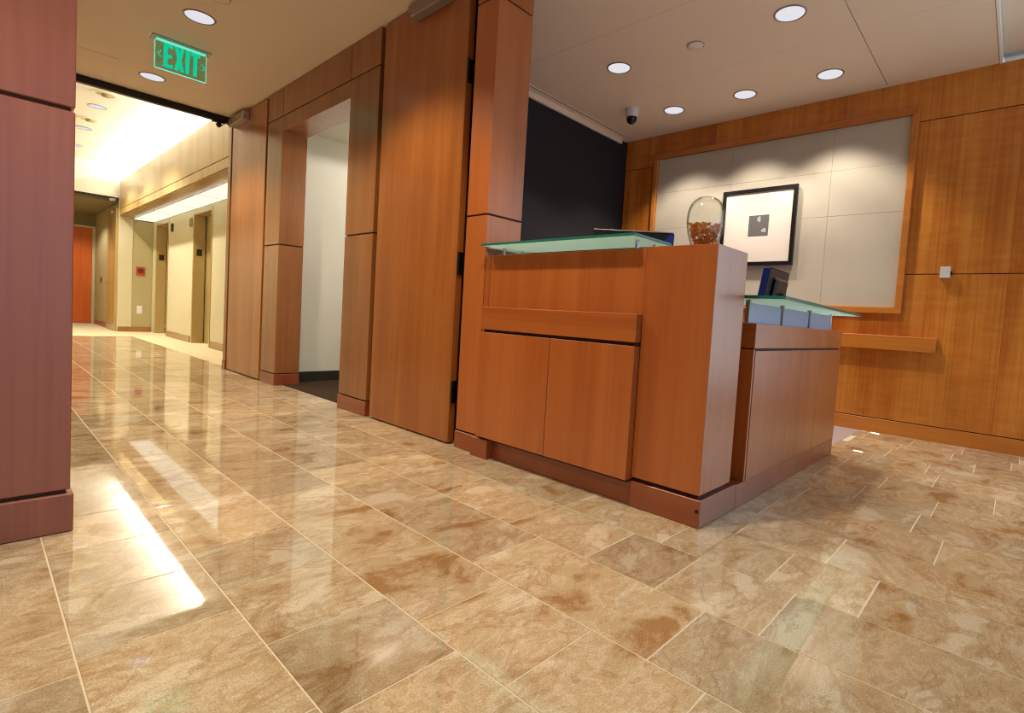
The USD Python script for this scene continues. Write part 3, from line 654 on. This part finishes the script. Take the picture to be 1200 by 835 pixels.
# ================================================================== ELEVATOR LOBBY
w = struct('wall_fascia', 'pale bronze wood fascia above the elevator alcove')
FXx = 1.96
ysf = [6.53, 7.35, 8.75, 10.15, 11.6, 13.0]
for a, b in zip(ysf[:-1], ysf[1:]):
    obj('panel', bx(FXx, 1.99, a + 0.002, b - 0.002, 2.372, 2.90, 0.001), 'lobby_wood', w)
obj('lower_rail', bx(FXx, 1.99, 6.53, 13.0, 2.25, 2.364, 0.002), 'lobby_wood', w)
obj('core', bx(1.985, 2.02, 6.53, 13.03, 2.26, 2.89, 0), 'reveal', w)
obj('soffit', bx(1.972, 2.165, 6.53, 13.03, 2.236, 2.2495, 0.001), 'lobby_wood_dark', w)
obj('near_return', bx(1.99, 2.50, 6.50, 6.53, 0.10, 2.236, 0), 'cream_paint', w)
obj('cove_shelf', bx(2.03, 2.28, 6.6, 12.95, 2.86, 2.888, 0.002), 'white_paint', w)
obj('cove_tube', cyl(2.12, 9.78, 2.906, 0.017, 6.3, 14, 'y'), 'cove_glow', w)
rect_light('cove_light', 2.13, 9.78, 2.925, 0.10, 6.3, LIGHTS['cove'], (1.0, 0.95, 0.84), (-0.42, 0, 0.907))
w = struct('wall_elevators', 'cream wall with two elevator openings in the alcove')
XE = 2.50
segs = [(6.53, 9.195), (10.205, 11.79), (12.75, 13.03)]
for a, b in segs: obj('panel', bx(XE, XE + 0.03, a, b, 0.0, 2.199, 0), 'cream_paint', w)
for a, b in ((9.195, 10.205), (11.79, 12.75)): obj('panel', bx(XE, XE + 0.03, a, b, 2.175, 2.199, 0), 'cream_paint', w)
for a, b in ((6.56, 9.15), (10.255, 11.745)): obj('base', bx(XE - 0.014, XE - 0.0005, a, b, 0.0025, 0.105, 0.002), 'lobby_wood_dark', w)
obj('upper_wall', bx(2.50, 2.56, 6.53, 13.03, 2.215, 3.2, 0), 'white_paint', w)
for n_, (a, b) in enumerate(((9.20, 10.20), (11.795, 12.745))):
    d = struct(f'door_{3 + n_}', ['bronze elevator door in the nearer opening', 'bronze elevator door in the farther opening'][n_])
    obj('frame', [bx(XE - 0.008, 2.66, a, a + 0.05, 0.0025, 2.17, 0.002), bx(XE - 0.008, 2.66, b - 0.05, b, 0.0025, 2.17, 0.002), bx(XE - 0.008, 2.66, a + 0.05, b - 0.05, 2.11, 2.17, 0.002)], 'bronze', d)
    mid = (a + b) / 2
    obj('door_panel', bx(2.672, 2.70, a + 0.03, mid - 0.002, 0.0025, 2.13, 0.001), 'bronze', d)
    obj('door_panel', bx(2.672, 2.70, mid + 0.002, b - 0.03, 0.0025, 2.13, 0.001), 'bronze', d)
    obj('shaft_back', bx(2.705, 2.73, a - 0.1, b + 0.1, 0.0, 2.3, 0), 'bronze_dark', d)  # added backing, keeps the sky from shining through the door gap
    s = thing('floor_number_plate', ['small dark plate on the jamb of the nearer elevator', 'small dark plate on the jamb of the farther elevator'][n_], 'sign', (2.575, b - 0.055, 1.50))
    obj('plate', bx(2.535, 2.615, b - 0.0545, b - 0.0505, 1.455, 1.555, 0.001), 'bronze_dark', s)
    for za in (1.451, 1.5552): obj('rim', bx(2.531, 2.619, b - 0.0535, b - 0.0504, za, za + 0.0038, 0), 'black_metal', s)
for (y, lb) in ((11.50, 'slim dark hall lantern on the cream wall beside the farther elevator'), (10.30, 'slim bronze hall lantern on the cream wall beside the nearer elevator')):
    t = thing('hall_lantern', lb, 'indicator light', (XE, y, 1.92))
    obj('body', bx(XE - 0.03, XE - 0.0005, y - 0.028, y + 0.028, 1.92, 2.07, 0.004), 'bronze_dark' if y > 11 else 'bronze', t)
    for za in (1.935, 2.0): obj('lens', bx(XE - 0.034, XE - 0.0302, y - 0.016, y + 0.016, za, za + 0.05, 0.001), 'black_plastic', t)
lp = thing('luminous_ceiling', 'glowing cream light panels over the elevator alcove', 'ceiling light', (2.33, 9.8, 2.2))
yl_ = [6.56, 8.68, 10.05, 11.4, 12.95]
for a, b in zip(yl_[:-1], yl_[1:]):
    obj('light_panel', bx(2.17, 2.497, a + 0.006, b - 0.006, 2.204, 2.212, 0.001), 'panel_glow', lp)
obj('frame', [bx(2.168, 2.498, y - 0.0055, y + 0.0055, 2.201, 2.2135, 0.001) for y in yl_], 'white_paint', lp)

# far end of the lobby
YF = 13.05
w = struct('wall_far', 'cream end wall of the elevator lobby')
obj('pier', bx(1.955, 2.178, YF - 0.012, YF + 0.06, 0.0, 2.235, 0.002), 'cream_paint', w)
obj('panel', bx(2.180, 2.66, YF, YF + 0.06, 0.0, 2.199, 0), 'olive_paint', w)
obj('base', bx(1.96, 2.49, YF - 0.026, YF - 0.0125, 0.0025, 0.10, 0.002), 'lobby_wood_dark', w)
obj('bulkhead', bx(-0.4, 1.957, YF, YF + 0.11, 2.585, 3.2, 0), 'white_paint', w)
obj('upper_panel', bx(1.958, 2.56, YF, YF + 0.06, 2.24, 3.2, 0), 'white_paint', w)
t1 = struct('trim_2', 'black header track of the far corridor opening')
obj('track', bx(-0.4, 1.95, YF, YF + 0.06, 2.55, 2.584, 0.002), 'black_metal', t1)
obj('bracket', bx(1.80, 1.90, YF - 0.03, YF + 0.03, 2.50, 2.549, 0.004), 'grey_metal', t1)
w = struct('wall_far_right', 'dim olive right wall of the far corridor')
obj('panel', bx(1.968, 2.05, YF + 0.062, 15.95, 0, 2.5, 0), 'olive_paint', w)
obj('base', bx(1.954, 1.9675, 14.06, 15.85, 0.0025, 0.105, 0.002), 'plinth_wood', w)
d = struct('door_6', 'pale wood door leaf folded back at the far corridor corner')
obj('leaf', bx(1.925, 1.966, 13.14, 14.02, 0.01, 2.40, 0.003), 'lobby_wood', d)
obj('lever_handle', [bx(1.895, 1.9245, 13.88, 13.90, 0.94, 0.96, 0.004), bx(1.885, 1.897, 13.80, 13.90, 0.942, 0.958, 0.004)], 'steel', d)
obj('closer', bx(1.87, 1.9245, 13.35, 13.65, 2.30, 2.36, 0.006), 'grey_metal', d)
w = struct('wall_far_end', 'dim wall around the orange end door')
obj('panel', [bx(-0.4, 0.90, 15.90, 15.98, 0, 2.5, 0), bx(0.90, 1.968, 15.90, 15.98, 2.24, 2.5, 0)], 'dim_paint', w)
d = struct('door_5', 'plain orange wood door with pale frame at the corridor end')
obj('leaf', bx(0.955, 1.912, 15.905, 15.95, 0.01, 2.185, 0.002), 'door_wood', d)
obj('door_frame', [bx(1.914, 1.966, 15.885, 15.95, 0, 2.235, 0.003), bx(0.902, 0.953, 15.885, 15.95, 0, 2.235, 0.003), bx(0.953, 1.914, 15.885, 15.95, 2.188, 2.235, 0.003)], 'cream_paint', d)
obj('lever_handle', [cyl(1.03, 15.88, 1.0, 0.012, 0.05, 12, 'y'), bx(1.02, 1.12, 15.85, 15.862, 0.99, 1.01, 0.004)], 'steel', d)
w = struct('wall_lobby_left', 'cream left wall of the elevator lobby')
obj('panel', bx(-0.10, -0.05, 6.525, 15.9, 0, 3.2, 0), 'cream_paint', w)
obj('base', bx(-0.05, -0.036, 6.525, 15.88, 0.0025, 0.105, 0.002), 'lobby_wood_dark', w)
fa = thing('fire_alarm', 'red fire alarm pull station on the far lobby wall', 'fire alarm', (2.305, YF, 1.13))
obj('backplate', bx(2.235, 2.375, YF - 0.02, YF - 0.0005, 1.13, 1.295, 0.004), 'red_plastic', fa)
obj('pull_handle', [bx(2.262, 2.348, YF - 0.034, YF - 0.0205, 1.18, 1.26, 0.004)], 'red_dark', fa)
ot = thing('wall_outlet', 'white outlet plate low on the far lobby wall', 'outlet', (2.305, YF, 0.36))
obj('cover_plate', bx(2.262, 2.348, YF - 0.008, YF - 0.0005, 0.362, 0.522, 0.002), 'white_plastic', ot)
for za in (0.39, 0.455): obj('socket', bx(2.29, 2.32, YF - 0.0095, YF - 0.0081, za, za + 0.035, 0.0005), 'trim_white', ot)
lsw = thing('light_switch', 'small dark switch plate on the far corridor wall', 'switch', (1.968, 15.02, 0.96))
obj('cover_plate', bx(1.958, 1.9675, 14.97, 15.07, 0.95, 1.075, 0.002), 'bronze_dark', lsw)
obj('rocker', bx(1.954, 1.9578, 15.0, 15.04, 0.985, 1.04, 0.001), 'black_plastic', lsw)

# ================================================================== SIDE PASSAGE
w = struct('wall_passage', 'pale grey plaster wall inside the passage opening')
obj('panel', bx(2.131, 4.5, 5.23, 5.30, 0.0, 2.5, 0), 'passage_paint', w)
obj('base', bx(2.131, 4.5, 5.218, 5.2295, 0.0035, 0.10, 0.002), 'dark_base', w)
obj('near_wall', bx(2.176, 4.5, 3.70, 3.778, 0, 2.5, 0), 'passage_paint', w)
obj('end_wall', bx(4.5, 4.56, 3.70, 5.30, 0, 2.5, 0), 'passage_paint', w)
lamp_light(3.3, 4.1, 2.30, LIGHTS['passage'], NEUT, 89, 0.1)

# ================================================================== WINDOW WALLS behind the viewer
def window_wall(name, label, axis, a0, a1, at, n):
    d = struct(name, label)
    def B(u0, u1, v0, v1, z0, z1, b=0.003):
        return bx(u0, u1, v0, v1, z0, z1, b) if axis == 'x' else bx(v0, v1, u0, u1, z0, z1, b)
    step = (a1 - a0) / n
    for i in range(n + 1):
        u = a0 + i * step
        obj('mullion', B(u - 0.03, u + 0.03, at - 0.05, at + 0.05, 0.10, 2.66), 'grey_metal', d)
    obj('sill', B(a0 - 0.03, a1 + 0.03, at - 0.06, at + 0.06, 0.0, 0.099), 'grey_metal', d)
    obj('head', B(a0 - 0.03, a1 + 0.03, at - 0.06, at + 0.06, 2.661, 2.90), 'grey_metal', d)
    for i in range(n):
        obj('pane', B(a0 + i * step + 0.031, a0 + (i + 1) * step - 0.031, at - 0.004, at + 0.004, 0.10, 2.66, 0), 'clear_pane', d)
window_wall('window_1', 'tall glazed wall behind the viewer', 'x', -1.4, 5.0, -2.86, 5)
window_wall('window_2', 'tall glazed bay beside the orange wall', 'y', -2.75, -0.33, XW + 0.06, 2)
w = struct('wall_entrance', 'plain painted wall left of the viewer')
obj('panel', bx(-2.66, -2.6, -2.92, 2.62, 0, 2.71, 0), 'cream_paint', w)
obj('panel', bx(-2.6, -1.21, 2.40, 2.62, 0, 2.71, 0), 'cream_paint', w)
obj('panel', bx(-2.6, -1.44, -2.92, -2.80, 0, 2.71, 0), 'cream_paint', w)

lamp_light(1.1, 14.6, 2.40, LIGHTS['far'], NEUT, 75, 0.4)  # unseen lamp, with its fitting, added to light the far corridor warmly
ceiling_fixture(1.1, 14.6, 2.5, 0.098, '/World/ceiling_003')
ceiling_fixture(3.3, 4.1, 2.42, 0.098, '/World/ceiling_004')
# added unseen shell: keeps sky light out except through the windows
w = struct('wall_outer', 'added shell that blocks sky light above and around the rooms')
obj('roof', bx(-2.8, 5.5, -3.0, 16.3, 3.32, 3.42, 0), 'white_paint', w)
obj('side', bx(-2.8, -2.67, 2.62, 16.3, 0, 3.32, 0), 'white_paint', w)
obj('side', bx(5.20, 5.30, 3.6, 16.3, 0, 3.32, 0), 'white_paint', w)
obj('side', bx(-2.8, 5.5, 16.2, 16.3, 0, 3.32, 0), 'white_paint', w)
obj('parapet', bx(-2.8, 5.5, -2.93, -2.81, 2.92, 3.32, 0), 'white_paint', w)
obj('parapet', bx(5.08, 5.2, -2.8, 3.6, 2.92, 3.32, 0), 'white_paint', w)
obj('side', bx(-2.8, -2.67, -3.0, 2.62, 2.72, 3.32, 0), 'white_paint', w)
obj('base_slab', bx(-2.8, 5.5, -3.0, 16.3, -0.3, -0.061, 0), 'grout', w)
